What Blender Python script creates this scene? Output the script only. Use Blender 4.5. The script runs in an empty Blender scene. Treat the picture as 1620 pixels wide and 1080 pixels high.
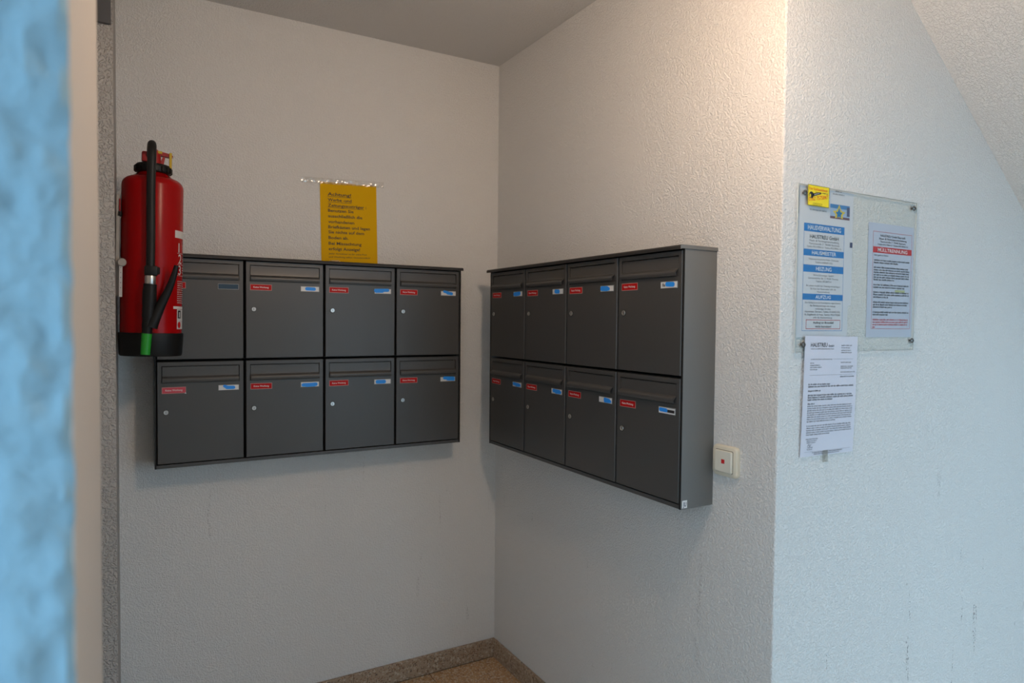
import bpy, bmesh, math, random
from mathutils import Vector, Matrix, noise
random.seed(7)
S = bpy.context.scene
COL = S.collection
PI = math.pi

# ------------------------------------------------------------------ camera, sky, exposure
CAM_F, CAM_YAW, CAM_PITCH, CAM_ROLL = 1055.76, 0.5190, -0.0308, 0.0096
CAM_POS = Vector((-1.3384, -2.4729, 1.4528))
cd = bpy.data.cameras.new('camera'); cam = bpy.data.objects.new('camera', cd); COL.objects.link(cam)
fw = Vector((math.sin(CAM_YAW)*math.cos(CAM_PITCH), math.cos(CAM_YAW)*math.cos(CAM_PITCH), math.sin(CAM_PITCH)))
r0 = Vector((math.cos(CAM_YAW), -math.sin(CAM_YAW), 0)); u0 = r0.cross(fw)
r1 = math.cos(CAM_ROLL)*r0 + math.sin(CAM_ROLL)*u0
u1 = -math.sin(CAM_ROLL)*r0 + math.cos(CAM_ROLL)*u0
cam.matrix_world = Matrix((( r1.x, u1.x, -fw.x, CAM_POS.x), (r1.y, u1.y, -fw.y, CAM_POS.y), (r1.z, u1.z, -fw.z, CAM_POS.z), (0, 0, 0, 1)))
cd.sensor_width = 36.0; cd.sensor_fit = 'HORIZONTAL'; cd.lens = CAM_F*36.0/1620.0
cd.clip_start = 0.02; cd.clip_end = 100
cd.dof.use_dof = True; cd.dof.focus_distance = 2.05; cd.dof.aperture_fstop = 2.8
S.camera = cam

world = bpy.data.worlds.new('World'); S.world = world; world.use_nodes = True
SKY_COL, SKY_STR = (0.55, 0.78, 1.0), 4.6
bg = world.node_tree.nodes['Background']; bg.inputs[0].default_value = (*SKY_COL, 1); bg.inputs[1].default_value = SKY_STR
LAMP_POS = (-0.545, -1.725, 2.16); LAMP_COL = (1.0, 0.73, 0.52); LAMP_STR = 98.0
DOOR_X0, DOOR_X1, DOOR_Y, DOOR_Z1 = 0.10, 2.00, -3.40, 2.12     # glazed front behind the camera
SIDE_X, SIDE_Y0, SIDE_Y1 = -1.70, -3.30, -1.96                     # side glazing beside the camera

vs = S.view_settings
S.display_settings.display_device = 'sRGB'
vs.view_transform = 'Standard'; vs.look = 'None'; vs.gamma = 1.0; vs.exposure = 0.0; vs.use_curve_mapping = False

# portal so that the daylight through the entrance is sampled well
for pos, wd, rz in ((((DOOR_X0+DOOR_X1)/2, DOOR_Y-0.14), DOOR_X1-DOOR_X0, 0.0), ((SIDE_X-0.14, (SIDE_Y0+SIDE_Y1)/2), SIDE_Y1-SIDE_Y0, -PI/2)):
    pl = bpy.data.lights.new('daylight_portal', 'AREA'); pl.shape = 'RECTANGLE'
    pl.size = wd; pl.size_y = DOOR_Z1-0.03; pl.cycles.is_portal = True
    po = bpy.data.objects.new('daylight_portal', pl); COL.objects.link(po)
    po.location = (*pos, (DOOR_Z1+0.03)/2); po.rotation_euler = (PI/2, 0, rz)

# ------------------------------------------------------------------ materials
MATS = {}
def lin(c):
    return tuple(((v/255.0)/12.92 if v <= 10 else (((v/255.0)+0.055)/1.055)**2.4) for v in c)
def mat(name, col, rough=0.5, metal=0.0, spec=0.5, emit=None, estr=0, coat=0):
    if name in MATS: return MATS[name]
    m = bpy.data.materials.new(name); m.use_nodes = True
    b = m.node_tree.nodes['Principled BSDF']
    b.inputs['Base Color'].default_value = (*col, 1); b.inputs['Roughness'].default_value = rough
    b.inputs['Metallic'].default_value = metal; b.inputs['Specular IOR Level'].default_value = spec
    if coat: b.inputs['Coat Weight'].default_value = coat; b.inputs['Coat Roughness'].default_value = 0.08
    if emit: b.inputs['Emission Color'].default_value = (*emit, 1); b.inputs['Emission Strength'].default_value = estr
    MATS[name] = m
    return m
class NT:
    def __init__(s, m): s.t = m.node_tree; s.b = s.t.nodes['Principled BSDF']
    def n(s, kind, **kw):
        nd = s.t.nodes.new(kind)
        for k, v in kw.items():
            if k.startswith('i_'): nd.inputs[k[2:].replace('_', ' ')].default_value = v
            else: setattr(nd, k, v)
        return nd
    def l(s, a, b): s.t.links.new(a, b)
    def math(s, op, a, b=None, clamp=False):
        nd = s.t.nodes.new('ShaderNodeMath'); nd.operation = op; nd.use_clamp = clamp
        for i, v in enumerate((a, b)):
            if v is None: continue
            if isinstance(v, (int, float)): nd.inputs[i].default_value = v
            else: s.l(v, nd.inputs[i])
        return nd.outputs[0]
    def ramp(s, fac, stops):
        nd = s.t.nodes.new('ShaderNodeValToRGB'); e = nd.color_ramp.elements
        while len(e) < len(stops): e.new(0.5)
        for i, (p, c) in enumerate(stops): e[i].position = p; e[i].color = (*c, 1) if len(c) == 3 else c
        s.l(fac, nd.inputs[0]); return nd.outputs[0]
    def mix(s, fac, a, b):
        nd = s.t.nodes.new('ShaderNodeMix'); nd.data_type = 'RGBA'
        for i, v in ((0, fac), (6, a), (7, b)):
            if isinstance(v, (int, float)): nd.inputs[i].default_value = v
            elif isinstance(v, tuple): nd.inputs[i].default_value = (*v, 1)
            else: s.l(v, nd.inputs[i])
        return nd.outputs[2]
    def pos(s, scale=(1, 1, 1), obj=False):
        src = s.n('ShaderNodeTexCoord').outputs['Object'] if obj else s.n('ShaderNodeNewGeometry').outputs['Position']
        mp = s.n('ShaderNodeMapping'); mp.inputs['Scale'].default_value = scale; s.l(src, mp.inputs[0]); return mp.outputs[0]
    def noise(s, vec, scale, detail=2, dist=0.0, rough=0.5):
        nd = s.n('ShaderNodeTexNoise'); nd.inputs['Scale'].default_value = scale; nd.inputs['Detail'].default_value = detail
        nd.inputs['Distortion'].default_value = dist; nd.inputs['Roughness'].default_value = rough; s.l(vec, nd.inputs['Vector']); return nd.outputs['Fac']
    def bump(s, h, strength, dist):
        nd = s.n('ShaderNodeBump'); nd.inputs['Strength'].default_value = strength; nd.inputs['Distance'].default_value = dist
        s.l(h, nd.inputs['Height']); s.l(nd.outputs[0], s.b.inputs['Normal'])

def plaster(name, col, strength=0.6, dist=0.002, scale=75, scuffs=0.0):
    m = mat(name, col, 0.9, 0, 0.08); t = NT(m); v = t.pos()
    a = t.noise(v, scale, 1.5, 0.9, 0.5)
    sm = t.n('ShaderNodeMapRange', interpolation_type='SMOOTHSTEP'); t.l(a, sm.inputs[0])
    sm.inputs[1].default_value = 0.40; sm.inputs[2].default_value = 0.62
    h = t.math('ADD', sm.outputs[0], t.math('MULTIPLY', t.noise(v, scale*0.4, 2, 0.5), 0.5))
    h = t.math('ADD', h, t.math('MULTIPLY', t.noise(v, scale*2.6, 2), 0.25))
    t.bump(h, strength, dist)
    c = t.mix(t.math('MULTIPLY', t.noise(v, 3.0, 3), 0.25), col, tuple(x*0.93 for x in col))
    if scuffs:
        sv = t.pos((22, 22, 2.2)); st = t.noise(sv, 1.0, 3, 0.6, 0.6)
        fine = t.noise(v, 160, 2)
        patch = t.noise(v, 3.1, 2)
        zpos = t.n('ShaderNodeSeparateXYZ'); t.l(v, zpos.inputs[0])
        lowz = t.n('ShaderNodeMapRange'); t.l(zpos.outputs[2], lowz.inputs[0])
        lowz.inputs[1].default_value = 1.12; lowz.inputs[2].default_value = 0.75; lowz.inputs[3].default_value = 0; lowz.inputs[4].default_value = 1
        k = t.math('MULTIPLY', t.math('MULTIPLY', t.math('GREATER_THAN', st, 0.66 if scuffs < 0.5 else 0.645), t.math('GREATER_THAN', fine, 0.555)), t.math('GREATER_THAN', patch, 0.52 if scuffs < 0.5 else 0.44))
        k = t.math('MULTIPLY', k, t.math('MULTIPLY', lowz.outputs[0], scuffs))
        c = t.mix(k, c, (0.22, 0.19, 0.18))
    t.l(c, t.b.inputs['Base Color'])
    return m
M_WALL = plaster('rough_white_plaster', (0.83, 0.82, 0.80), 0.85, 0.0020, 170, 0.30)
M_WALLC = plaster('rough_white_plaster_scuffed', (0.83, 0.82, 0.80), 0.85, 0.0020, 170, 0.65)
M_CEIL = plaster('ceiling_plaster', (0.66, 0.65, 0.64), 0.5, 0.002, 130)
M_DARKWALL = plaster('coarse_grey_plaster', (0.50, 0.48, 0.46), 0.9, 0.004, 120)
M_JAMB = plaster('daylight_tinted_plaster', (0.30, 0.47, 0.57), 0.35, 0.003, 55)  # blue of the daylight on this wall end is put into the plaster colour
M_SMOOTH = mat('smooth_beige_paint', (0.58, 0.53, 0.48), 0.6, 0, 0.3)

def terrazzo(name, base, base2, chips, sc):
    m = mat(name, base, 0.42, 0, 0.4); t = NT(m); v = t.pos()
    c = t.mix(t.noise(v, 9, 3), base, base2)
    for i, (colr, scale, thr, rnd) in enumerate(chips):
        vv = t.pos((1+0.07*i, 1, 1.05)); nz_ = t.n('ShaderNodeTexNoise'); nz_.inputs['Scale'].default_value = 130; t.l(vv, nz_.inputs['Vector']); mx_ = t.n('ShaderNodeMix', data_type='VECTOR'); mx_.inputs[0].default_value = 0.012; t.l(vv, mx_.inputs[4]); t.l(nz_.outputs['Color'], mx_.inputs[5]); vv = mx_.outputs[1]; vo = t.n('ShaderNodeTexVoronoi'); vo.inputs['Scale'].default_value = scale*sc
        vo.inputs['Randomness'].default_value = 1.0; t.l(vv, vo.inputs['Vector'])
        sep = t.n('ShaderNodeSeparateColor'); t.l(vo.outputs['Color'], sep.inputs[0])
        near = t.math('LESS_THAN', vo.outputs['Distance'], thr); pick = t.math('LESS_THAN', sep.outputs[0], rnd)
        c = t.mix(t.math('MULTIPLY', near, pick), c, colr)
    t.l(c, t.b.inputs['Base Color'])
    return m
M_TILE = terrazzo('terrazzo_floor', (0.56, 0.35, 0.18), (0.47, 0.29, 0.15),
    [((0.62, 0.50, 0.36), 90, 0.45, 0.5), ((0.26, 0.12, 0.06), 150, 0.40, 0.32), ((0.12, 0.075, 0.05), 190, 0.36, 0.22), ((0.66, 0.6, 0.52), 140, 0.4, 0.3)], 1)
M_PLINTH = terrazzo('terrazzo_plinth', (0.42, 0.32, 0.23), (0.34, 0.26, 0.185),
    [((0.50, 0.42, 0.33), 80, 0.45, 0.5), ((0.20, 0.12, 0.075), 130, 0.42, 0.30), ((0.085, 0.06, 0.05), 170, 0.4, 0.18), ((0.30, 0.18, 0.11), 110, 0.4, 0.35)], 1)
M_GROUT = mat('grout', (0.10, 0.075, 0.055), 0.9)

def powder(name, col, rough, metal):
    m = mat(name, col, rough, metal, 0.5); t = NT(m); v = t.pos()
    n = t.noise(v, 900, 2); t.bump(n, 0.06, 0.0006)
    c = t.mix(t.noise(v, 1400, 1), tuple(x*0.90 for x in col), tuple(x*1.10 for x in col)); t.l(c, t.b.inputs['Base Color'])
    return m
M_BOX = powder('anthracite_powder_coat', (0.080, 0.078, 0.076), 0.38, 0.2)
M_CASE = powder('casing_powder_coat', (0.175, 0.178, 0.175), 0.38, 0.2)
M_ROOF = powder('roof_coat_with_shadow', (0.022, 0.021, 0.020), 0.6, 0.0)  # near black: the shadow line below the overhang is put into the roof colour
M_BLACK = mat('black_gap', (0.008, 0.008, 0.008), 0.7)
M_CHROME = mat('chrome', (0.60, 0.58, 0.55), 0.30, 1.0)
M_SLOT_SHADE = mat('slot_and_lock_shade', (0.02, 0.02, 0.02), 0.5)
M_STICK = mat('red_sticker', lin((185, 14, 18)), 0.5, 0, 0.2)
M_STICKP = mat('faded_pink_red_sticker', lin((205, 70, 85)), 0.45)
M_STICKB = mat('sticker_border', lin((185, 140, 135)), 0.4)
M_WHITE = mat('white_print', (0.80, 0.79, 0.78), 0.5)
M_PLATE = mat('name_plate_frame', (0.30, 0.30, 0.30), 0.35, 0.4)
M_NAME = mat('name_paper', (0.74, 0.75, 0.76), 0.45)
M_BLUE = mat('blue_marker', lin((35, 150, 250)), 0.5)
M_NAVY = mat('dark_blue_empty_plate', lin((40, 70, 92)), 0.25)
M_INK = mat('black_ink', (0.02, 0.02, 0.022), 0.6)
M_INKG = mat('grey_ink', (0.16, 0.16, 0.18), 0.6)
M_INKB = mat('sign_ink', (0.055, 0.035, 0.01), 0.6)

# ------------------------------------------------------------------ mesh builder
class MB:
    def __init__(s): s.v = []; s.f = []; s.mi = []; s.mats = []; s.sm = []
    def m(s, mt):
        if mt not in s.mats: s.mats.append(mt)
        return s.mats.index(mt)
    def add(s, verts, faces, mt, smooth=False, X=None):
        o = len(s.v); i = s.m(mt)
        for p in verts:
            p = Vector(p); s.v.append(tuple(X @ p) if X else tuple(p))
        for f in faces: s.f.append(tuple(o+k for k in f)); s.mi.append(i); s.sm.append(smooth)
        return s
    def box(s, lo, hi, mt, bev=0.0, X=None, seg=1):
        if bev <= 0:
            x0, y0, z0 = lo; x1, y1, z1 = hi
            vv = [(x0,y0,z0),(x1,y0,z0),(x1,y1,z0),(x0,y1,z0),(x0,y0,z1),(x1,y0,z1),(x1,y1,z1),(x0,y1,z1)]
            return s.add(vv, [(0,3,2,1),(4,5,6,7),(0,1,5,4),(1,2,6,5),(2,3,7,6),(3,0,4,7)], mt, False, X)
        bm = bmesh.new(); bmesh.ops.create_cube(bm, size=1)
        for v in bm.verts: v.co = Vector([(lo[k]+hi[k])/2 + v.co[k]*(hi[k]-lo[k]) for k in range(3)])
        bmesh.ops.bevel(bm, geom=bm.edges[:], offset=bev, segments=seg, affect='EDGES', profile=0.5)
        bm.verts.index_update(); s.add([v.co.copy() for v in bm.verts], [[v.index for v in f.verts] for f in bm.faces], mt, seg > 1, X); bm.free()
        return s
    def prism(s, pts, a, b, axis, mt, X=None, smooth=False):
        """pts: closed 2D polygon, counter-clockwise; extruded along axis from a to b"""
        n = len(pts)
        def P(p, t): return {'x': (t, p[0], p[1]), 'y': (p[0], t, p[1]), 'z': (p[0], p[1], t)}[axis]
        vv = [P(p, a) for p in pts]+[P(p, b) for p in pts]
        ff = [tuple(range(n-1, -1, -1)), tuple(range(n, 2*n))]+[(i, (i+1) % n, n+(i+1) % n, n+i) for i in range(n)]
        return s.add(vv, ff, mt, smooth, X)
    def lathe(s, prof, mt, seg=48, X=None, smooth=True):
        vv = []; ff = []; n = len(prof)
        for i in range(seg):
            a = 2*PI*i/seg
            for r, z in prof: vv.append((r*math.cos(a), r*math.sin(a), z))
        for i in range(seg):
            j = (i+1) % seg
            for k in range(n-1): ff.append((i*n+k, j*n+k, j*n+k+1, i*n+k+1))
        return s.add(vv, ff, mt, smooth, X)
    def tube(s, path, rad, mt, seg=14, X=None, flat=1.0):
        P = [Vector(p) for p in path]; n = len(P)
        R = rad if isinstance(rad, (list, tuple)) else [rad]*n
        vv = []; ff = []; up = Vector((1, 0, 0.001))
        for i in range(n):
            d = (P[min(i+1, n-1)]-P[max(i-1, 0)]).normalized()
            b = d.cross(up).normalized(); a = b.cross(d).normalized()
            for k in range(seg):
                t = 2*PI*k/seg; vv.append(P[i]+(a*math.cos(t)+b*math.sin(t)*flat)*R[i])
        for i in range(n-1):
            for k in range(seg):
                k2 = (k+1) % seg; ff.append((i*seg+k, i*seg+k2, (i+1)*seg+k2, (i+1)*seg+k))
        ff.append(tuple(range(seg-1, -1, -1))); ff.append(tuple(range((n-1)*seg, n*seg)))
        return s.add(vv, ff, mt, True, X)
    def quad(s, x0, z0, x1, z1, y, mt, X=None):
        return s.add([(x0,y,z0),(x1,y,z0),(x1,y,z1),(x0,y,z1)], [(0,1,2,3)], mt, False, X)
    def build(s, name, parent=None, loc=None, rot=None):
        me = bpy.data.meshes.new(name); me.from_pydata(s.v, [], s.f)
        for m in s.mats: me.materials.append(m)
        for p, i, sm in zip(me.polygons, s.mi, s.sm): p.material_index = i; p.use_smooth = sm
        bm = bmesh.new(); bm.from_mesh(me); bmesh.ops.recalc_face_normals(bm, faces=bm.faces[:]) if not getattr(s, 'flat', False) else None
        bm.to_mesh(me); bm.free(); me.update()
        if any(s.sm):
            try: me.set_sharp_from_angle(angle=math.radians(38))
            except Exception: pass
        o = bpy.data.objects.new(name, me); COL.objects.link(o)
        if parent: o.parent = parent
        if loc: o.location = loc
        if rot: o.rotation_euler = rot
        return o
def tag(o, label=None, cat=None, group=None, kind=None):
    for k, v in (('label', label), ('category', cat), ('group', group), ('kind', kind)):
        if v: o[k] = v
    return o
def empty(name, loc=(0, 0, 0), rz=0):
    o = bpy.data.objects.new(name, None); COL.objects.link(o); o.location = loc; o.rotation_euler = (0, 0, rz); o.empty_display_size = 0.05
    return o
def struct(name, mb, label=None):
    o = mb.build(name); o['kind'] = 'structure'
    if label: o['label'] = label
    return o

# lettering: built-in font, turned into flat mesh; returns verts (x,z) and faces, left-bottom at 0, cap height scaled
_tc = {}
def glyphs(body, bold=0.0):
    k = (body, bold)
    if k in _tc: return _tc[k]
    c = bpy.data.curves.new('lettering', 'FONT'); c.body = body; c.size = 1; c.offset = bold; c.resolution_u = 2
    o = bpy.data.objects.new('lettering', c); COL.objects.link(o)
    dg = bpy.context.evaluated_depsgraph_get(); dg.update()
    me = bpy.data.meshes.new_from_object(o.evaluated_get(dg))
    vv = [(v.co.x, v.co.y) for v in me.vertices]; ff = [tuple(p.vertices) for p in me.polygons]
    bpy.data.objects.remove(o); bpy.data.curves.remove(c); bpy.data.meshes.remove(me)
    x0 = min(v[0] for v in vv); x1 = max(v[0] for v in vv)
    _tc[k] = ([(a-x0, b) for a, b in vv], ff, x1-x0)
    return _tc[k]
CAPH = 0.70
def text(mb, body, x, z, cap, mt, width=None, align='l', y=0.0, bold=0.0, fn=None, slope=0.0):
    vv, ff, w = glyphs(body, bold)
    sz = cap/CAPH; sx = (width/w) if width else sz
    W = w*sx; ox = x-(W/2 if align == 'c' else (W if align == 'r' else 0))
    pts = []
    for a, b in vv:
        px, pz = ox+a*sx, z+b*sz+slope*(a*sx)
        pts.append(fn(px, pz) if fn else (px, y, pz))
    mb.add(pts, ff, mt)
    return W
def dashes(mb, x, z, width, h, mt, y=0.0, seed=0, fn=None, slope=0.0):
    """a line of print too small to read: word-like runs of little strokes"""
    rn = random.Random(seed*77+int(z*1e5)); cx = 0.0
    while cx < width-h*0.6:
        n = rn.randint(2, 11)
        for i in range(n):
            if cx > width: break
            lw = h*rn.uniform(0.34, 0.55); top = h*rn.choice((0.68, 0.68, 0.72, 1.0)); bot = -h*0.25 if rn.random() < 0.08 else 0
            for (a, b, c, d) in ((cx, bot, cx+lw*0.42, top), (cx+lw*0.42, 0, cx+lw*0.9, h*0.2), (cx+lw*0.42, h*0.48, cx+lw*0.9, h*0.68)):
                q = [(x+a, z+b+slope*a), (x+c, z+b+slope*a), (x+c, z+d+slope*a), (x+a, z+d+slope*a)]
                mb.add([fn(*p) if fn else (p[0], y, p[1]) for p in q], [(0, 1, 2, 3)], mt)
            cx += lw*1.12
        cx += h*0.5

# ------------------------------------------------------------------ structure
FZ, CZ = 0.03, 2.5104
XD, YC = -1.377, -1.411                # left niche wall plane, plane of the notice wall
YR = DOOR_Y

fl = struct('floor', MB().box((-1.82, YR-0.12, FZ-0.12), (2.9, 0.1, FZ-0.004), M_GROUT))
tm = MB().box((-0.1487, -0.1487, -0.010), (0.1487, 0.1487, 0.0), M_TILE, 0.0012)
t0 = tm.build('floor_tile', fl); first = True
for i in range(-7, 10):
    for j in range(0, 12):
        x = -0.155+0.3*i; y = -0.167-0.3*j
        if x > 0 and y > YC-0.05: continue
        if x < -1.45 and y > -1.9 or x < -1.6: continue
        if y < YR+0.14: continue
        o = t0 if first else t0.copy()
        if not first: COL.objects.link(o); o.parent = fl
        first = False
        o.location = (x, y, FZ)

struct('ceiling', MB().box((-1.82, YR-0.12, CZ), (2.9, 0.1, CZ+0.12), M_CEIL))
struct('wall_back', MB().box((XD-0.12, 0, FZ-0.1), (0.12, 0.12, CZ), M_WALL))
c = 0.004
struct('wall_right', MB().prism([(0, 0), (0, YC+c), (0.0012, YC+0.0012), (0.12, YC+0.12), (0.12, 0)][::-1], FZ-0.1, CZ, 'z', M_WALL))
struct('wall_front_right', MB().prism([(0.0012, YC+0.0012), (c, YC), (2.9, YC), (2.9, YC+0.12), (0.12, YC+0.12)], FZ-0.1, CZ, 'z', M_WALLC))
XP, YPR = -1.3745, -0.40
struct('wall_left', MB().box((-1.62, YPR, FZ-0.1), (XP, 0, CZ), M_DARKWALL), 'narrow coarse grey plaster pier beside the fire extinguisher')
struct('wall_left_recess', MB().box((-1.74, YC-0.1, FZ-0.1), (-1.62, 0.1, CZ), M_WALL))
# foreground wall end at the left: textured face towards the entrance, smooth painted reveal
jb = MB(); XJ, YJ = XD+0.0015, -1.897
jb.add([(XJ, YJ, FZ-0.1), (XJ, YC+0.005, FZ-0.1), (XJ, YC+0.005, CZ), (XJ, YJ, CZ)], [(0, 1, 2, 3)], M_SMOOTH)
jb.add([(-1.63, YC+0.005, FZ-0.1), (-1.63, YC+0.005, CZ), (XJ, YC+0.005, CZ), (XJ, YC+0.005, FZ-0.1)], [(0, 1, 2, 3)], M_SMOOTH)
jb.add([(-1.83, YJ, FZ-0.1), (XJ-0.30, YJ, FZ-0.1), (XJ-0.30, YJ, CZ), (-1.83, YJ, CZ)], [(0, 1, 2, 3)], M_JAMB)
nx, nz = 60, 400; vv = []; ff = []
for a in range(nx+1):
    for b in range(nz+1):
        x = XJ-0.30*a/nx; z = FZ-0.1+(CZ-FZ+0.1)*b/nz; f = min(1, a/2.0)
        q = Vector((x*48, 3.1, z*30)); d = noise.noise(q)*0.0075+noise.noise(q*2.3)*0.0035
        e = noise.noise(Vector((1.7, z*34, 0)))*0.0022+noise.noise(Vector((1.7, z*80, 0)))*0.0008 if a == 0 else 0
        vv.append((x+e, YJ-(0.005+d if a not in (0, nx) else 0), z))
for a in range(nx):
    for b in range(nz):
        k = a*(nz+1)+b; ff.append((k, k+1, k+nz+2, k+nz+1))
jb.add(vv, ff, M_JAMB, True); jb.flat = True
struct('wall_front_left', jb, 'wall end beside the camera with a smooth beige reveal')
hl = MB(); hl.box((SIDE_X-0.12, YR-0.12, FZ-0.1), (SIDE_X, SIDE_Y0, CZ), M_WALL); hl.box((SIDE_X-0.12, SIDE_Y1, FZ-0.1), (SIDE_X, YJ+0.002, CZ), M_WALL)
hl.box((SIDE_X-0.12, SIDE_Y0, DOOR_Z1), (SIDE_X, SIDE_Y1, CZ), M_WALL)
struct('wall_hall_left', hl)
struct('wall_hall_right', MB().box((2.9, YR-0.12, FZ-0.1), (3.02, -1.2, CZ), M_WALL))
rw = MB()
rw.box((SIDE_X, YR-0.12, FZ-0.1), (DOOR_X0, YR, CZ), M_WALL); rw.box((DOOR_X1, YR-0.12, FZ-0.1), (2.9, YR, CZ), M_WALL)
rw.box((DOOR_X0, YR-0.12, DOOR_Z1), (DOOR_X1, YR, CZ), M_WALL)
struct('wall_entrance', rw)
struct('ground_outside', MB().box((-9, -12, FZ-0.3), (8, 6, FZ-0.14), mat('paving', (0.30, 0.30, 0.30), 0.9)))
# glazed entrance behind the camera
def clear(name, tint, gl, rough=0.03):
    m = bpy.data.materials.new(name); m.use_nodes = True; t = m.node_tree; t.nodes.clear()
    o = t.nodes.new('ShaderNodeOutputMaterial'); mx = t.nodes.new('ShaderNodeMixShader'); tr = t.nodes.new('ShaderNodeBsdfTransparent'); g = t.nodes.new('ShaderNodeBsdfGlossy')
    tr.inputs[0].default_value = (*tint, 1); g.inputs['Roughness'].default_value = rough; mx.inputs[0].default_value = gl
    t.links.new(tr.outputs[0], mx.inputs[1]); t.links.new(g.outputs[0], mx.inputs[2]); t.links.new(mx.outputs[0], o.inputs[0])
    return m
M_GLASS = clear('window_glass', (0.93, 0.96, 0.96), 0.06)
M_ALU = mat('aluminium_frame', (0.45, 0.45, 0.45), 0.4, 0.8)
def glazing(name, label, n, length, X):
    dr = MB(); pw = (length-0.06)/n; xs = [k*pw for k in range(n+1)]; T = DOOR_Z1
    for a in xs: dr.box((a, -0.09, FZ), (a+0.06, -0.03, T), M_ALU, 0.004, X)
    for (z0, z1) in ((FZ, FZ+0.09), (T-0.06, T)): dr.box((0.001, -0.088, z0), (length-0.001, -0.032, z1), M_ALU, 0.004, X)
    d = struct(name, dr, label)
    for a in xs[:-1]: MB().box((a+0.06, -0.063, FZ+0.09), (a+pw, -0.057, T-0.06), M_GLASS, 0, X).build('pane', d)
    return d, xs
d1, xs = glazing('door_1', 'glazed aluminium entrance front behind the camera', 3, DOOR_X1-DOOR_X0, Matrix.Translation((DOOR_X0, YR, 0)))
xm = DOOR_X0+xs[1]
MB().tube([(xm+0.03, YR-0.03, 1.05), (xm+0.03, YR+0.03, 1.05), (xm+0.03, YR+0.03, 1.20), (xm+0.03, YR+0.03, 1.35), (xm+0.03, YR-0.03, 1.35)], 0.011, M_CHROME).build('door_handle', d1)
glazing('window_1', 'glazed side panel of the entrance beside the camera', 2, SIDE_Y1-SIDE_Y0, Matrix.Translation((SIDE_X, SIDE_Y1, 0)) @ Matrix.Rotation(-PI/2, 4, 'Z'))
# underside of the stairs, sloping down over the notice wall
sf = MB(); sl = -0.766
P0 = (0.499-0.30, 2.33-sl*0.30); P1 = (2.9, 2.33+sl*2.401)
P0 = (0.499+(CZ-2.33)/sl, CZ)
sf.prism([P0, P1, (P1[0], P1[1]+0.22), (P0[0]+0.22, CZ)], YC-1.05, YC, 'y', M_WALL)
struct('stair_soffit', sf, 'sloping plastered underside of the stairs over the notice wall')

# skirting of terrazzo pieces
def skirting(name, pieces, axis):
    t = 0.014; H0, H1 = FZ-0.002, 0.103
    root = None
    for (a, b) in pieces:
        mb = MB()
        lo, hi = ((a+0.0008, -t, H0), (b-0.0008, 0, H1)) if axis == 'a' else ((-t, a+0.0008, H0), (0, b-0.0008, H1)) if axis == 'b' else ((XP, a+0.0008, H0), (XP+t, b-0.0008, H1)) if axis == 'd' else ((a+0.0008, YC-t, H0), (b-0.0008, YC, H1))
        mb.box(lo, hi, M_PLINTH, 0.0015)
        if root is None:
            g = MB(); lo2 = list(lo); hi2 = list(hi); k = 0 if axis in 'ac' else 1
            lo2[k] = min(p[0] for p in pieces); hi2[k] = max(p[1] for p in pieces); hi2[2] -= 0.003
            if axis == 'a': lo2[1] += 0.003
            elif axis == 'b': lo2[0] += 0.003
            elif axis == 'c': lo2[1] += 0.003
            else: hi2[0] -= 0.003
            root = struct(name, g.box(lo2, hi2, M_GROUT))
        mb.build('skirting_piece', root)
skirting('baseboard_back', [(-0.613, 0.0), (-1.22, -0.613), (XP+0.0145, -1.22)], 'a')
skirting('baseboard_right', [(-0.62, -0.0145), (-1.22, -0.62), (YC-0.014, -1.22)], 'b')
skirting('baseboard_left', [(YPR, -0.0145)], 'd')
skirting('baseboard_front', [(0.0, 0.6), (0.6, 1.2), (1.2, 1.8), (1.8, 2.4), (2.4, 2.9)], 'c')

# dark patch high on the left pier, built as a flat rounded box
du = MB(); M_DARKBOX = mat('dark_grey_matte', (0.075, 0.075, 0.08), 0.7)
du.box((-1.52, YPR-0.014, 2.218), (-1.3785, YPR, 2.46), M_DARKBOX, 0.004, seg=2)
tag(du.build('dark_box'), 'dark grey flat box high on the grey pier at left', 'junction box')

# ------------------------------------------------------------------ ceiling lamp (just above the picture)
lp = empty('ceiling_lamp', (LAMP_POS[0], LAMP_POS[1], CZ))
tag(lp, 'round white opal ceiling lamp on a short stem in the hall', 'lamp')
dz = LAMP_POS[2]-CZ
MB().lathe([(0, 0), (0.06, 0), (0.06, -0.02), (0.045, -0.03), (0, -0.03)], M_WHITE).build('canopy', lp)
MB().lathe([(0, -0.03), (0.009, -0.03), (0.009, dz+0.115), (0, dz+0.115)], M_ALU, 16).build('stem', lp)
MB().lathe([(0, dz+0.115), (0.05, dz+0.115), (0.055, dz+0.108), (0.055, dz+0.092), (0, dz+0.092)], M_WHITE).build('holder', lp)
M_OPAL = mat('lit_opal_glass', (0.9, 0.9, 0.9), 0.4, emit=LAMP_COL, estr=LAMP_STR)
MB().lathe([(0.046, dz-0.090), (0.050, dz-0.086), (0.050, dz+0.092), (0, dz+0.092)], M_OPAL).build('opal_shade', lp)
MB().lathe([(0, dz-0.102), (0.048, dz-0.102), (0.052, dz-0.098), (0.052, dz-0.090), (0, dz-0.090)], M_WHITE).build('end_cap', lp)

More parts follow.
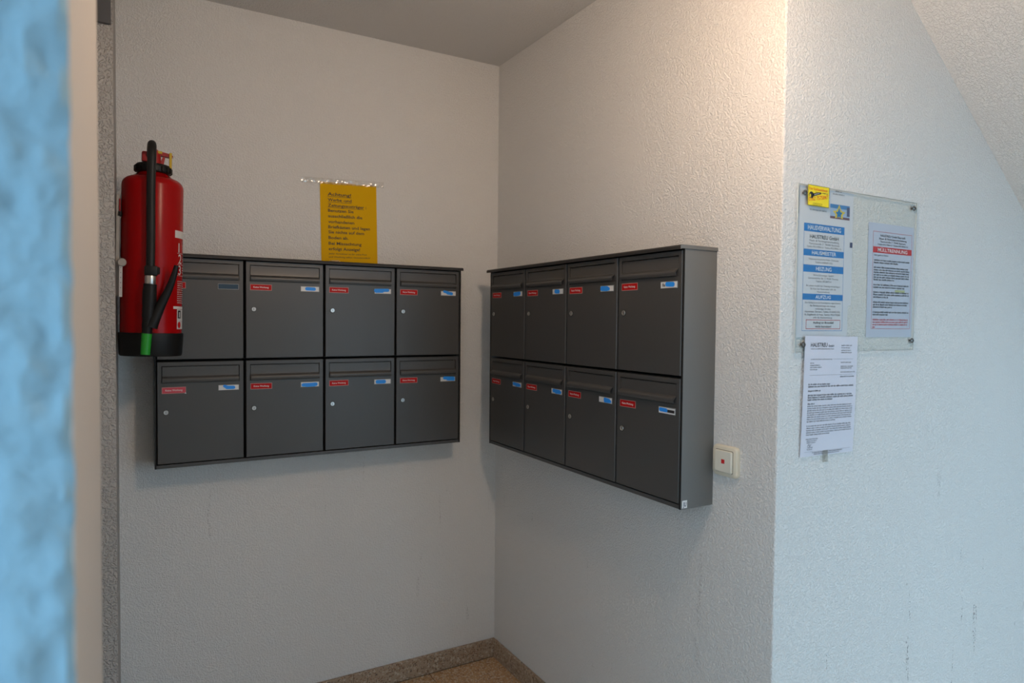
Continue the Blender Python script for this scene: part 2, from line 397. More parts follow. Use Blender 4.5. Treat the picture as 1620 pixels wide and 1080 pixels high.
# ------------------------------------------------------------------ mailboxes
W, H, D = 0.2615, 0.33, 0.1157
def door_mesh():
    mb = MB(); g = 0.0040; x0, x1, z0, z1 = g, W-g, g, H-g; b = 0.0012; yf = -D; yb = -0.090
    hx0, hx1, hz1, hz0 = 0.0165, W-0.0165, H-0.0165, H-0.0705
    O = [(x0+b, z0+b), (x1-b, z0+b), (x1-b, z1-b), (x0+b, z1-b)]; I = [(hx0, hz0), (hx1, hz0), (hx1, hz1), (hx0, hz1)]
    E_ = [(x0, z0), (x1, z0), (x1, z1), (x0, z1)]
    vv = [(p[0], yf, p[1]) for p in O]+[(p[0], yf, p[1]) for p in I]+[(p[0], yf+b, p[1]) for p in E_]+[(p[0], yb, p[1]) for p in E_]+[(p[0], yb, p[1]) for p in I]
    ff = []
    for k in range(4):
        j = (k+1) % 4
        ff += [(k, j, 4+j, 4+k), (8+k, 8+j, j, k), (12+k, 12+j, 8+j, 8+k), (4+k, 4+j, 16+j, 16+k), (12+k, 16+k, 16+j, 12+j)]
    return mb.add(vv, ff, M_BOX)
def flap_mesh():
    mb = MB(); x0, x1 = 0.0186, W-0.0186; T = H-0.0190
    pf = [(-D+0.0015, T), (-D+0.0020, T-0.026), (-D+0.0012, T-0.0305), (-D-0.0035, T-0.0335), (-D-0.0075, T-0.0365), (-D-0.0090, T-0.040), (-D-0.0088, T-0.0445), (-D-0.0070, T-0.0495),
          (-D-0.0058, T-0.0495), (-D-0.0072, T-0.044), (-D-0.0070, T-0.041), (-D-0.0055, T-0.0385), (-D-0.002, T-0.0355), (-D+0.004, T-0.032), (-D+0.004, T)]
    n = len(pf); vv = [(x0, a, b) for a, b in pf]+[(x1, a, b) for a, b in pf]
    for k in range(n): j = (k+1) % n; mb.add([vv[k], vv[j], vv[n+j], vv[n+k]], [(0, 1, 2, 3)], M_BOX)
    mb2 = MB(); mb2.add(vv, [(k, (k+1) % n, n+(k+1) % n, n+k) for k in range(n)]+[tuple(range(n)), tuple(range(2*n-1, n-1, -1))], M_BOX, True)
    # back strip behind the lip that closes the opening below the flap
    mb2.box((0.0180, -D+0.0025, H-0.0700), (W-0.0180, -D+0.006, T-0.030), M_BOX)
    return mb2
def body_mesh():
    mb = MB(); mb.box((0.003, -0.094, 0.003), (W-0.003, -0.006, H-0.003), M_BLACK)
    return mb
def lock_mesh():
    mb = MB(); X = Matrix.Translation((0.0285, -D, H-0.163)) @ Matrix.Rotation(PI/2, 4, 'X')
    mb.lathe([(0.0088, 0), (0.0088, 0.0006), (0, 0.0006)], M_SLOT_SHADE, 24, X)  # dark disc paints the shadow around the lock
    mb.lathe([(0.0074, 0), (0.0074, 0.0022), (0.0066, 0.0030), (0.0056, 0.0030), (0.0052, 0.0022), (0, 0.0022)], M_CHROME, 28, X)
    mb.box((-0.0007, -0.0036, 0.0020), (0.0007, 0.0036, 0.00245), M_SLOT_SHADE, 0, X)
    return mb
def sticker_mesh(x, z, w, h, tilt, red, chip):
    mb = MB(); X = Matrix.Translation((x, -D, H-z)) @ Matrix.Rotation(tilt, 4, 'Y')
    mb.box((0, -0.0004, -h), (w, 0, 0), M_STICKB, 0, X); mb.box((0.0016, -0.0006, -h+0.0016), (w-0.0016, -0.0003, -0.0016), red, 0, X)
    t = MB(); text(t, 'Keine Werbung', w/2, -h*0.62, h*0.28, M_WHITE, width=w*0.70, align='c', y=-0.0008, bold=0.012); mb.add(t.v, t.f, M_WHITE, False, X)
    if chip: mb.add([(w-0.005, -0.0007, -h-0.001), (w+0.001, -0.0007, -h-0.002), (w-0.001, -0.0007, -h+0.003)], [(0, 1, 2)], M_WHITE, False, X)
    return mb
def plate_mesh(kind, marks, extra=None):
    mb = MB(); x0, x1, z1, z0 = 0.1800, 0.2435, H-0.0815, H-0.1000
    mb.box((x0, -D-0.0014, z0), (x1, -D, z1), M_PLATE, 0.0005)
    mb.box((x0+0.0016, -D-0.0017, z0+0.0016), (x1-0.0016, -D-0.001, z1-0.0016), M_NAVY if kind == 'navy' else M_NAME)
    if extra == 'black': mb.box((x0+0.034, -D-0.0019, z0+0.005), (x1-0.003, -D-0.0015, z1-0.006), M_INK)
    if extra == 'text': text(mb, 'Ba', x0+0.008, z0+0.0055, 0.008, M_INK, y=-D-0.0019, bold=0.02)
    for n, (ax, az, bx, bz, r) in enumerate(marks):
        a = Vector((x0+ax, 0, z0+az)); b = Vector((x0+bx, 0, z0+bz)); d = (b-a).normalized(); pn = Vector((-d.z, 0, d.x)); poly = []
        for k in range(9): t = -PI/2+PI*k/8; poly.append(b+(d*math.cos(t)+pn*math.sin(t))*r)
        for k in range(9): t = PI/2+PI*k/8; poly.append(a+(d*math.cos(t)+pn*math.sin(t))*r)
        y = -D-0.0021-0.00002*n; mb.add([(q.x, y, q.z) for q in poly], [tuple(range(18))], M_BLUE)
    return mb
RX, RZ, RW_, RH_ = 0.0172, 0.0800, 0.069, 0.0205
# marks per mailbox: strokes in metres from the lower left of the name plate
MK = {
 ('L', 0, 0): ('navy', []),
 ('L', 0, 1): ('p', [(0.021, 0.010, 0.046, 0.0095, 0.0058)]),
 ('L', 0, 2): ('p', [(0.004, 0.012, 0.050, 0.0135, 0.0058), (0.006, 0.008, 0.030, 0.009, 0.005)]),
 ('L', 0, 3): ('p', [(0.014, 0.016, 0.030, 0.0125, 0.005), (0.028, 0.011, 0.045, 0.0085, 0.0058)]),
 ('L', 1, 0): ('p', [(0.019, 0.014, 0.032, 0.009, 0.0046), (0.026, 0.0095, 0.046, 0.009, 0.0055)]),
 ('L', 1, 1): ('p', [(0.009, 0.008, 0.052, 0.009, 0.006), (0.020, 0.006, 0.048, 0.007, 0.0055)]),
 ('L', 1, 2): ('p', [(0.012, 0.009, 0.038, 0.009, 0.0068)]),
 ('L', 1, 3): ('p', [(0.017, 0.014, 0.055, 0.0125, 0.0058), (0.030, 0.009, 0.056, 0.0075, 0.0052)]),
 ('R', 0, 0): ('p', [(0.008, 0.009, 0.046, 0.0105, 0.007), (0.016, 0.007, 0.040, 0.008, 0.0055)]),
 ('R', 0, 1): ('p', [(0.020, 0.010, 0.038, 0.009, 0.0068)]),
 ('R', 0, 2): ('p', [(0.008, 0.010, 0.034, 0.009, 0.0072), (0.020, 0.0085, 0.042, 0.008, 0.0048)]),
 ('R', 0, 3): ('p', [(0.025, 0.011, 0.048, 0.010, 0.0062)], 'text'),
 ('R', 1, 0): ('p', [(0.008, 0.011, 0.050, 0.009, 0.0058), (0.026, 0.007, 0.055, 0.008, 0.0052)]),
 ('R', 1, 1): ('p', [(0.014, 0.011, 0.050, 0.010, 0.0062), (0.028, 0.007, 0.056, 0.008, 0.005)]),
 ('R', 1, 2): ('p', [(0.030, 0.011, 0.050, 0.009, 0.0058), (0.030, 0.0065, 0.056, 0.007, 0.0046)]),
 ('R', 1, 3): ('p', [(0.008, 0.0105, 0.030, 0.010, 0.0052)], 'black'),
}
PLACE = ['leftmost', 'second from left', 'third from left', 'rightmost']
protos = None
for bank, base, rz, zt in (('L', (-1.2727, 0.0), 0.0, 1.6468), ('R', (0.0, -0.1620), -PI/2, 1.6417)):
    R = Matrix.Rotation(rz, 4, 'Z')
    where = 'in bank below the yellow notice' if bank == 'L' else 'in bank beside the light switch'
    # casing
    cs = empty('mailbox_casing', (base[0], base[1], zt-2*H), rz)
    tag(cs, 'dark grey steel casing and roof around the mailbox bank '+('behind the fire extinguisher' if bank == 'L' else 'beside the light switch'), 'mailbox casing')
    MB().box((-0.004, -0.006, -0.010), (4*W+0.004, -0.0005, 2*H), M_CASE).build('back_panel', cs)
    for (a, b) in ((-0.004, 0.001), (4*W-0.001, 4*W+0.004)): MB().box((a, -D+0.0022, -0.0105), (b, -0.006, 2*H-0.001), M_CASE).box((a, -D+0.0005, -0.0105), (b, -D+0.0022, 2*H-0.001), M_BLACK).build('side_panel', cs)  # black front edge paints the shade of the gap beside the doors
    MB().box((0.0012, -D+0.003, -0.0108), (4*W-0.0012, -0.0062, 0.0005), M_BOX, 0.0007).build('bottom_panel', cs)
    rf = MB(); zz = 2*H
    rf.prism([(-0.0005, zz-0.0005), (-0.0005, zz+0.0075), (-0.1275, zz+0.0085), (-0.1315, zz+0.005), (-0.1315, zz-0.0025), (-0.1290, zz-0.0025), (-0.1275, zz-0.0005)], -0.0065, 4*W+0.0065, 'x', M_ROOF)
    for (a, b) in ((-0.0072, -0.0060), (4*W+0.0060, 4*W+0.0072)): rf.prism([(-0.0004, zz-0.0010), (-0.0004, zz+0.0078), (-0.1275, zz+0.0088), (-0.1318, zz+0.005), (-0.1318, zz-0.0028), (-0.1275, zz-0.0010)], a, b, 'x', M_CASE)
    rf.build('roof', cs)
    MB().box((0.0012, -0.090, 0.001), (4*W-0.0012, -0.0865, 2*H-0.001), M_BLACK).build('inner_frame', cs) if False else None
    if bank == 'R':
        lb = MB(); lb.box((4*W+0.0042, -0.1095, -0.0075), (4*W+0.0047, -0.0925, 0.0125), M_WHITE)
        X = Matrix(((0, 0, 0, 4*W+0.00485), (1, 0, 0, -0.1085), (0, 0, 1, -0.003), (0, 0, 0, 1)))
        t = MB(); text(t, 'JU', 0.0075, 0, 0.011, M_INK, width=0.011, align='c', bold=0.03)
        lb.add([(4*W+0.0049, -0.1085+v[0], -0.003+v[2]) for v in t.v], t.f, mat('navy_ink', (0.03, 0.035, 0.09), 0.6)); lb.build('maker_label', cs)
    for row in (0, 1):
        for col in range(4):
            off = R @ Vector((col*W, 0, 0))
            mbx = empty('mailbox', (base[0]+off.x, base[1]+off.y, zt-(row+1)*H), rz)
            tag(mbx, 'dark grey mailbox, %s row %s, %s' % (('top', 'bottom')[row], PLACE[col], where), 'mailbox', 'mailboxes in the left bank' if bank == 'L' else 'mailboxes in the right bank')
            if protos is None:
                protos = [body_mesh().build('body', mbx), door_mesh().build('door', mbx), flap_mesh().build('mail_flap', mbx)]
                dd = protos[1]; lk = lock_mesh().build('lock', dd); protos.append(lk)
                dd_ = dd
            else:
                cp = []
                for o in protos[:3]:
                    q = o.copy(); COL.objects.link(q); q.parent = mbx; cp.append(q)
                dd_ = cp[1]; q = protos[3].copy(); COL.objects.link(q); q.parent = dd_
            rn = random.Random(col*7+row*31+(0 if bank == 'L' else 5))
            first_l = bank == 'L' and row == 1 and col == 0
            st = sticker_mesh(RX+rn.uniform(-0.0006, 0.0006), RZ+rn.uniform(-0.0008, 0.0012)+(0.004 if first_l else 0), RW_, RH_, rn.uniform(-0.012, 0.012), M_STICKP if first_l else M_STICK, first_l).build('red_sticker', dd_)
            st['label'] = 'red sticker with white lettering'
            mk = MK[(bank, row, col)]
            npz = plate_mesh(mk[0], mk[1], mk[2] if len(mk) > 2 else None).build('name_plate', dd_)
            npz['label'] = 'empty dark blue name plate' if mk[0] == 'navy' else 'white name plate struck out in bright blue'

# ------------------------------------------------------------------ fire extinguisher
EX = empty('fire_extinguisher', (-1.2885, -0.272, 1.342)); EX.rotation_euler = (0, math.radians(1.0), 0)
tag(EX, 'red fire extinguisher with black hose and green nozzle tip hung on the left wall', 'fire extinguisher')
RB = 0.0795
M_RED = mat('extinguisher_red', (0.34, 0.003, 0.004), 0.24, 0, 0.14)
M_REDV = mat('valve_red', (0.36, 0.012, 0.012), 0.4)
M_RUB = mat('black_rubber', (0.008, 0.008, 0.008), 0.5, 0, 0.35)
M_PLB = mat('black_plastic', (0.005, 0.005, 0.005), 0.5, 0, 0.3)
M_GREEN = mat('green_plastic', (0.012, 0.30, 0.02), 0.45)
M_YEL = mat('yellow_plastic', (0.62, 0.40, 0.02), 0.45)
M_BRK = mat('bracket_grey', (0.40, 0.37, 0.33), 0.45, 0.3)
prof = [(0, 0.030), (RB-0.012, 0.030), (RB, 0.045), (RB, 0.486)]+[(RB-0.030+0.030*math.cos(a), 0.486+0.026*math.sin(a)) for a in [PI/2*k/7*0.86 for k in range(1, 8)]]+[(0.040, 0.5225), (0.036, 0.526), (0.034, 0.540), (0, 0.540)]
cyl = MB().lathe(prof, M_RED, 72).build('cylinder', EX)
MB().lathe([(0, 0.001), (0.079, 0.001), (0.0815, 0.006), (0.0842, 0.062), (0.0835, 0.0665), (0.0805, 0.067), (0.0790, 0.063)], M_PLB, 64).build('base_ring', EX)
ca = MB()
ca.lathe([(0.030, 0.524), (0.044, 0.526), (0.046, 0.530), (0.046, 0.544), (0.043, 0.549), (0.026, 0.552), (0, 0.552)], M_PLB, 48)
for k in range(18): 
    a = 2*PI*k/18; ca.box((0.044, -0.004, 0.5275), (0.0492, 0.004, 0.5435), M_PLB, 0.001, Matrix.Rotation(a, 4, 'Z'))
ca.build('collar', EX)
va = MB()
va.lathe([(0, 0.550), (0.020, 0.550), (0.019, 0.575), (0.016, 0.590), (0.008, 0.597), (0, 0.598)], M_REDV, 28)
va.box((-0.030, -0.012, 0.556), (-0.010, 0.012, 0.586), M_REDV, 0.005, None, 2)
va.build('valve', EX)
le = MB()
le.prism([(0.004, 0.592), (0.004, 0.581), (0.030, 0.577), (0.047, 0.576), (0.050, 0.580), (0.046, 0.585), (0.028, 0.588)], -0.010, 0.010, 'y', M_REDV)
le.prism([(0.008, 0.557), (0.008, 0.551), (0.026, 0.551), (0.030, 0.574), (0.024, 0.577), (0.018, 0.560)], -0.008, 0.008, 'y', M_REDV)
le.build('carry_lever', EX)
ye = MB(); ye.box((0.0400, -0.016, 0.538), (0.0470, -0.004, 0.588), M_YEL, 0.001); ye.box((0.010, -0.0125, 0.583), (0.022, -0.0105, 0.590), M_YEL, 0.0005); ye.build('safety_pin', EX)
def arc(pts, n=6):
    out = []
    P = [Vector(p) for p in pts]
    for i in range(len(P)-1):
        p0 = P[max(i-1, 0)]; p1 = P[i]; p2 = P[i+1]; p3 = P[min(i+2, len(P)-1)]
        for k in range(n):
            t = k/n; out.append(0.5*((2*p1)+(p2-p0)*t+(2*p0-5*p1+4*p2-p3)*t*t+(3*p1-p0-3*p2+p3)*t**3))
    out.append(P[-1]); return out
hy = -RB-0.0125
ho = MB(); ho.tube(arc([(-0.006, -0.012, 0.572), (-0.006, -0.030, 0.592), (-0.0055, -0.055, 0.597), (-0.0055, -0.078, 0.586), (-0.006, hy, 0.555), (-0.007, hy, 0.50), (-0.007, hy, 0.42), (-0.006, hy, 0.34), (-0.006, hy, 0.265), (-0.006, hy, 0.235)]), 0.0112, M_RUB)
ho.build('hose', EX)
gu = MB()
gu.box((-0.021, hy-0.012, 0.226), (0.012, hy+0.012, 0.254), M_PLB, 0.004, None, 2)
gu.box((-0.020, -RB-0.003, 0.232), (0.018, -RB+0.008, 0.252), M_PLB, 0.002)
gu.build('hose_clip', EX)
MB().lathe([(0, 0.201), (0.0135, 0.201), (0.0142, 0.203), (0.0142, 0.223), (0.0135, 0.226), (0, 0.226)], M_CHROME, 32, Matrix.Translation((-0.006, hy, 0))).build('hose_ferrule', EX)
gn = MB(); gy = hy-0.003
gn.tube(arc([(-0.006, gy, 0.203), (-0.007, gy, 0.185), (-0.008, gy, 0.150), (-0.010, gy, 0.115), (-0.012, gy, 0.085), (-0.013, gy, 0.066)], 4), [0.0165]*4+[0.0175]*5+[0.0160]*4+[0.0140]*4+[0.0128]*4, M_PLB, 20)
gn.build('nozzle_grip', EX)
tr = MB(); tp = arc([(-0.004, gy-0.002, 0.085), (0.006, gy-0.004, 0.110), (0.022, gy-0.004, 0.150), (0.040, gy-0.006, 0.192), (0.052, gy-0.010, 0.232), (0.0575, gy-0.012, 0.258)], 5)
tr.tube(tp, [0.0185-0.0128*(i/(len(tp)-1))**0.8 for i in range(len(tp))], M_PLB, 14, flat=0.75)
tr.build('trigger', EX)
MB().lathe([(0.006, 0.0075), (0.0118, 0.0075), (0.0130, 0.066), (0, 0.066)], M_GREEN, 28, Matrix.Translation((-0.0165, gy, 0)) @ Matrix.Rotation(math.radians(3.0), 4, 'Y')).build('nozzle_tip', EX)
# printed label wrapped around the cylinder (u = arc length from the front, towards the right)
def wrap(u, z, r=RB+0.0004): a = u/RB; return (r*math.sin(a), -r*math.cos(a), z)
lab = MB(); M_LW = mat('label_white', (0.62, 0.60, 0.58), 0.45); M_LG = mat('label_grey', (0.45, 0.43, 0.42), 0.5)
def patch(u0, z0, u1, z1, mt, r=RB+0.0004, n=10):
    vv = []; 
    for k in range(n+1):
        u = u0+(u1-u0)*k/n; vv += [wrap(u, z0, r), wrap(u, z1, r)]
    lab.add(vv, [(2*k, 2*k+2, 2*k+3, 2*k+1) for k in range(n)], mt, True)
U0 = 0.0615
patch(U0, 0.341, U0+0.085, 0.362, M_LW)
for n, zc in (('1', 0.300), ('2', 0.268), ('3', 0.236)):
    text(lab, n, U0+0.015, zc, 0.027, M_LW, bold=0.008, fn=lambda a, b: wrap(a, b))
    patch(U0+0.010, zc-0.003, U0+0.085, zc-0.0022, M_LW)
    for k in range(3): dashes(lab, U0+0.040, zc+0.006+k*0.007, 0.040, 0.0035, M_LW, seed=k+int(zc*1000), fn=lambda a, b: wrap(a, b))
for k in range(11): dashes(lab, U0+0.012, 0.216-k*0.0062, 0.066, 0.0032, M_LW, seed=50+k, fn=lambda a, b: wrap(a, b))
patch(U0-0.003, 0.137, U0+0.085, 0.1445, M_LW)
patch(U0+0.012, 0.079, U0+0.070, 0.136, M_LW)
patch(U0+0.0155, 0.110, U0+0.032, 0.133, M_PLB, RB+0.0007); patch(U0+0.021, 0.113, U0+0.027, 0.128, M_LW, RB+0.0009)
cx, cz_ = U0+0.0235, 0.091; vv = [wrap(cx, cz_, RB+0.0008)]+[wrap(cx+0.0085*math.cos(2*PI*k/20), cz_+0.0095*math.sin(2*PI*k/20), RB+0.0008) for k in range(20)]
lab.add(vv, [(0, 1+k, 1+(k+1) % 20) for k in range(20)], M_STICK)
lab.flat = True
lab.build('instruction_label', cyl)['label'] = 'white printed instruction label with numbers 1 2 3'
# wall bracket: coordinates relative to the extinguisher
bk = MB()
bk.box((-0.0905, -0.030, 0.170), (-0.0815, 0.030, 0.452), M_BRK, 0.001)
bk.box((-0.0840, -0.034, 0.405), (-0.0800, -0.006, 0.440), M_REDV, 0.0015)
bk.box((-0.0850, -0.036, 0.392), (-0.0770, -0.010, 0.404), M_PLB, 0.001)
br = bk.build('wall_bracket', EX)
dk = MB(); dk.lathe([(0, 0), (0.0115, 0), (0.0115, 0.004), (0.009, 0.006), (0, 0.006)], M_BRK, 28, Matrix.Translation((-0.0752, -0.043, 0.262)) @ Matrix.Rotation(PI/2, 4, 'X'))
dk.box((-0.0815, -0.046, 0.166), (-0.0735, -0.044, 0.256), M_LW, 0.0004)
for k in range(5): dk.box((-0.0785, -0.0464, 0.190+k*0.014), (-0.0768, -0.0458, 0.193+k*0.014), M_INKG)
dk.build('bracket_clasp', br)

# ------------------------------------------------------------------ yellow notice on the back wall
SGN = empty('yellow_notice', (-0.738, -0.0008, 1.9535)); SGN.rotation_euler = (0, math.radians(-1.2), 0)
tag(SGN, 'yellow paper notice with black lettering taped above the mailboxes', 'notice')
M_YP = mat('yellow_paper', (0.74, 0.42, 0.001), 0.6, 0, 0.1)
sw, sh = 0.2115, 0.298
def sgy(x, z): return -0.0012-0.0016*math.sin(PI*min(1, max(0, x/sw)))*(0.4+0.6*math.sin(PI*min(1, max(0, -z/sh))))
pm = MB(); n1, n2 = 12, 16; vv = []; ff = []
for a in range(n1+1):
    for b in range(n2+1): x = sw*a/n1; z = -sh*b/n2; vv.append((x, sgy(x, z), z))
for a in range(n1):
    for b in range(n2): k = a*(n2+1)+b; ff.append((k, k+1, k+n2+2, k+n2+1))
back = [(p[0], p[1]+0.0006, p[2]) for p in vv]
pm.add(vv+back, ff+[tuple(len(vv)+q for q in f[::-1]) for f in ff], M_YP, True); pm.flat = True
pm.build('paper', SGN)
tx = MB(); tx.flat = True
LN = [('Achtung!', 49, 14.5, 87, 1), ('Werbe -und', 69, 13, 88, 1), ('Zeitungsausträger :', 89, 13, 144, 2), ('Benutzen Sie', 108, 13, 95, 0), ('ausschließlich die', 128, 13, 128, 0), ('vorhandenen', 149, 13, 97, 0), ('Briefkästen und legen', 168, 13, 157, 0),
      ('Sie nichts auf dem', 186.5, 13, 134, 0), ('Boden ab.', 207, 13, 74, 0), ('Bei Missachtung', 228, 13, 123, 0), ('erfolgt Anzeige!', 248, 13, 117, 0), ('Jeder Anwohner ist für seine Post', 263, 6.5, 143, 0), ('und Werbung selbst verantwortlich!', 275, 6.5, 156, 0)]
fs = lambda a, b: (a, sgy(a, b)-0.0004, b)
for body, zb, cap, wd, ul in LN:
    text(tx, body, 0.027, -zb/1000, cap*0.82/1000, M_INKB, width=wd/1000, bold=0.022 if cap > 7 else 0.010, fn=fs)
    if ul:
        ue = 0.027+wd/1000*(0.93 if ul == 2 else 1.0); z = -zb/1000-0.0028
        for k in range(8):
            a, b = 0.027+(ue-0.027)*k/8, 0.027+(ue-0.027)*(k+1)/8
            tx.add([fs(a, z-0.0013), fs(b, z-0.0013), fs(b, z), fs(a, z)], [(0, 1, 2, 3)], M_INKB)
tx.build('lettering', SGN)
# crinkled clear tape along the top edge and one piece at the bottom
M_TAPE = clear('clear_tape', (0.97, 0.96, 0.93), 0.22, 0.16)
def tape(name, x0, x1, z0, z1, slope, seed, amp=0.0040):
    mb = MB(); nx, nz = 60, 7; vv = []; ff = []
    for a in range(nx+1):
        for b in range(nz+1):
            x = x0+(x1-x0)*a/nx; z = z0+(z1-z0)*b/nz+slope*(x-x0)
            vv.append((x, -0.0032-amp*(0.5+0.5*noise.noise(Vector((x*160, z*160, seed))))-(0.0012 if 0 < b < nz else 0), z))
    for a in range(nx):
        for b in range(nz): k = a*(nz+1)+b; ff.append((k, k+1, k+nz+2, k+nz+1))
    mb.add(vv, ff, M_TAPE); mb.flat = True
    return mb.build(name, SGN)
tape('tape', -0.066, 0.240, -0.010, 0.011, 0.018, 3.3)
tape('tape', 0.028, 0.066, -0.296, -0.284, 0.0, 8.1)

# ------------------------------------------------------------------ light switch on the right wall
SWX = Matrix.Rotation(-PI/2, 4, 'Z')
sw_ = empty('light_switch', (0, -1.2605, 1.0965), -PI/2)
tag(sw_, 'cream light switch with small red indicator beside the mailboxes', 'light switch')
M_CREAM = mat('cream_plastic', (0.80, 0.74, 0.60), 0.32); M_CREAM2 = mat('cream_rocker', (0.82, 0.78, 0.67), 0.28)
def rrect(w, h, r, n=6):
    out = []
    for cx, cz, a0 in ((w/2-r, h/2-r, 0), (-w/2+r, h/2-r, PI/2), (-w/2+r, -h/2+r, PI), (w/2-r, -h/2+r, 1.5*PI)):
        for k in range(n+1): a = a0+PI/2*k/n; out.append((cx+r*math.cos(a), cz+r*math.sin(a)))
    return out
def slab(mb, rings, mt):
    """stack of rounded rectangles: (w,h,r,y)"""
    vv = []; n = None
    for (w, h, r, y) in rings:
        p = rrect(w, h, r); n = len(p); vv += [(a, y, b) for a, b in p]
    ff = [(k*n+i, k*n+(i+1) % n, (k+1)*n+(i+1) % n, (k+1)*n+i) for k in range(len(rings)-1) for i in range(n)]
    ff += [tuple(range(n)), tuple(range((len(rings)-1)*n, len(rings)*n))[::-1]]
    mb.add(vv, ff, mt, True); return mb
slab(MB(), [(0.082, 0.079, 0.011, 0), (0.083, 0.080, 0.012, -0.006), (0.080, 0.077, 0.012, -0.011), (0.076, 0.073, 0.011, -0.0125)], M_CREAM).build('frame', sw_)
slab(MB(), [(0.0585, 0.0585, 0.004, -0.0124), (0.0585, 0.0585, 0.004, -0.0127)], mat('switch_gap', (0.10, 0.085, 0.06), 0.7)).build('gap', sw_)
rk = slab(MB(), [(0.056, 0.056, 0.004, -0.012), (0.056, 0.056, 0.004, -0.0160), (0.053, 0.053, 0.004, -0.0175)], M_CREAM2).build('rocker', sw_)
MB().box((-0.0055, -0.0183, -0.0055), (0.0055, -0.0170, 0.0055), mat('red_lens', (0.55, 0.012, 0.012), 0.2), 0.0006).build('indicator', rk)

# ------------------------------------------------------------------ notice board on the front wall
def sheet(name, x0, z0, x1, z1, y, mt, label, cat='notice', tilt=0.0, curl=0.0):
    """paper sheet hung from its upper left corner; local x right, z up"""
    e = empty(name, (x0, y, z1)); e.rotation_euler = (0, tilt, 0); tag(e, label, cat)
    w, h = x1-x0, z1-z0; mb = MB(); n = 10; vv = []; f = lambda z: -curl*(max(0, -z/h))**2
    for b in range(n+1):
        z = -h*b/n; vv += [(0, f(z), z), (w, f(z), z)]
    bk_ = [(p[0], p[1]+0.0003, p[2]) for p in vv]; q = [(2*k, 2*k+2, 2*k+3, 2*k+1) for k in range(n)]
    mb.add(vv+bk_, q+[tuple(len(vv)+i for i in g[::-1]) for g in q], mt, True); mb.flat = True; mb.build('paper', e)
    ink = MB(); ink.flat = True
    return e, ink, (lambda a, b, o=0.0002: (a, f(b)-o, b)), w, h
M_PAPER = mat('white_paper', (0.72, 0.73, 0.78), 0.6); M_PAPER2 = mat('white_paper_cool_lit', (0.60, 0.64, 0.76), 0.6); M_PAPER3 = mat('letter_paper', (0.70, 0.70, 0.78), 0.6)  # second paper is white; its blue tint is cool light put into the colour
M_PB = mat('print_blue', lin((18, 125, 200)), 0.55); M_PR = mat('print_red', lin((205, 40, 50)), 0.55); M_PW = mat('print_white', (0.80, 0.83, 0.86), 0.55)
def rect(ink, F, a, b, c, d, mt, o=0.0002): ink.add([F(a, b, o), F(c, b, o), F(c, d, o), F(a, d, o)], [(0, 1, 2, 3)], mt)
def outline(ink, F, a, b, c, d, t, mt):
    rect(ink, F, a, b, c, b+t, mt); rect(ink, F, a, d-t, c, d, mt); rect(ink, F, a, b, a+t, d, mt); rect(ink, F, c-t, b, c, d, mt)
YP = YC-0.0012
# upper sheet with the star picture
e, ink, F, w, h = sheet('paper_sheet', 0.060, 1.500, 0.270, 1.786, YP, M_PAPER, 'white paper sheet with star picture behind the acrylic board, above the blue list')
G = lambda x, z: (x-0.060, z-1.786)
a, b = G(0.177, 1.7165); c_, d_ = G(0.2555, 1.7525)
rect(ink, F, a, b, c_, d_, mat('picture_sky', lin((165, 190, 220)), 0.6))
rect(ink, F, a, d_-0.010, c_, d_, mat('picture_sky_deep', lin((60, 130, 190)), 0.6), 0.0003)
rect(ink, F, a, b, c_, b+0.006, mat('picture_crowd', lin((110, 80, 95)), 0.6), 0.0003)
rect(ink, F, c_-0.012, b+0.009, c_, d_-0.004, mat('picture_tower', lin((80, 90, 125)), 0.6), 0.0004)
def star(cx, cz, R1, R2, mt, o, sq=1.0):
    pts = []
    for k in range(10):
        t = PI/2+PI*k/5; r = (R1 if k % 2 == 0 else R2); pts.append(F(cx+r*math.cos(t)*sq*(1.25 if k not in (0,) else 1), cz+r*math.sin(t)*(1.35 if k == 0 else 0.95), o))
    ink.add([F(cx, cz, o)]+pts, [(0, 1+k, 1+(k+1) % 10) for k in range(10)], mt)
sx_, sz_ = (a+c_)/2-0.004, b+0.014
star(sx_, sz_, 0.0165, 0.0095, mat('picture_yellow', lin((225, 200, 70)), 0.6), 0.0005, 1.3)
star(sx_, sz_-0.001, 0.0128, 0.0070, mat('picture_blue', lin((10, 120, 180)), 0.6), 0.0006, 0.9)
ink.build('star_picture', e); ink = MB(); ink.flat = True
for k, (x, z, wd) in enumerate(((0.196, 1.7835, 0.026), (0.186, 1.7765, 0.046), (0.100, 1.7300, 0.062))): 
    gx, gz = G(x, z); dashes(ink, gx, gz, wd, 0.0036, M_INKG, fn=lambda p, q: F(p, q), seed=300+k)
ink.build('print', e)['kind'] = 'stuff'; ink = MB(); ink.flat = True
gx, gz = G(0.2595, 1.648); rect(ink, F, gx, gz, gx+0.0105, gz+0.0135, mat('print_navy', lin((50, 62, 100)), 0.6))
ink.build('navy_mark', e)
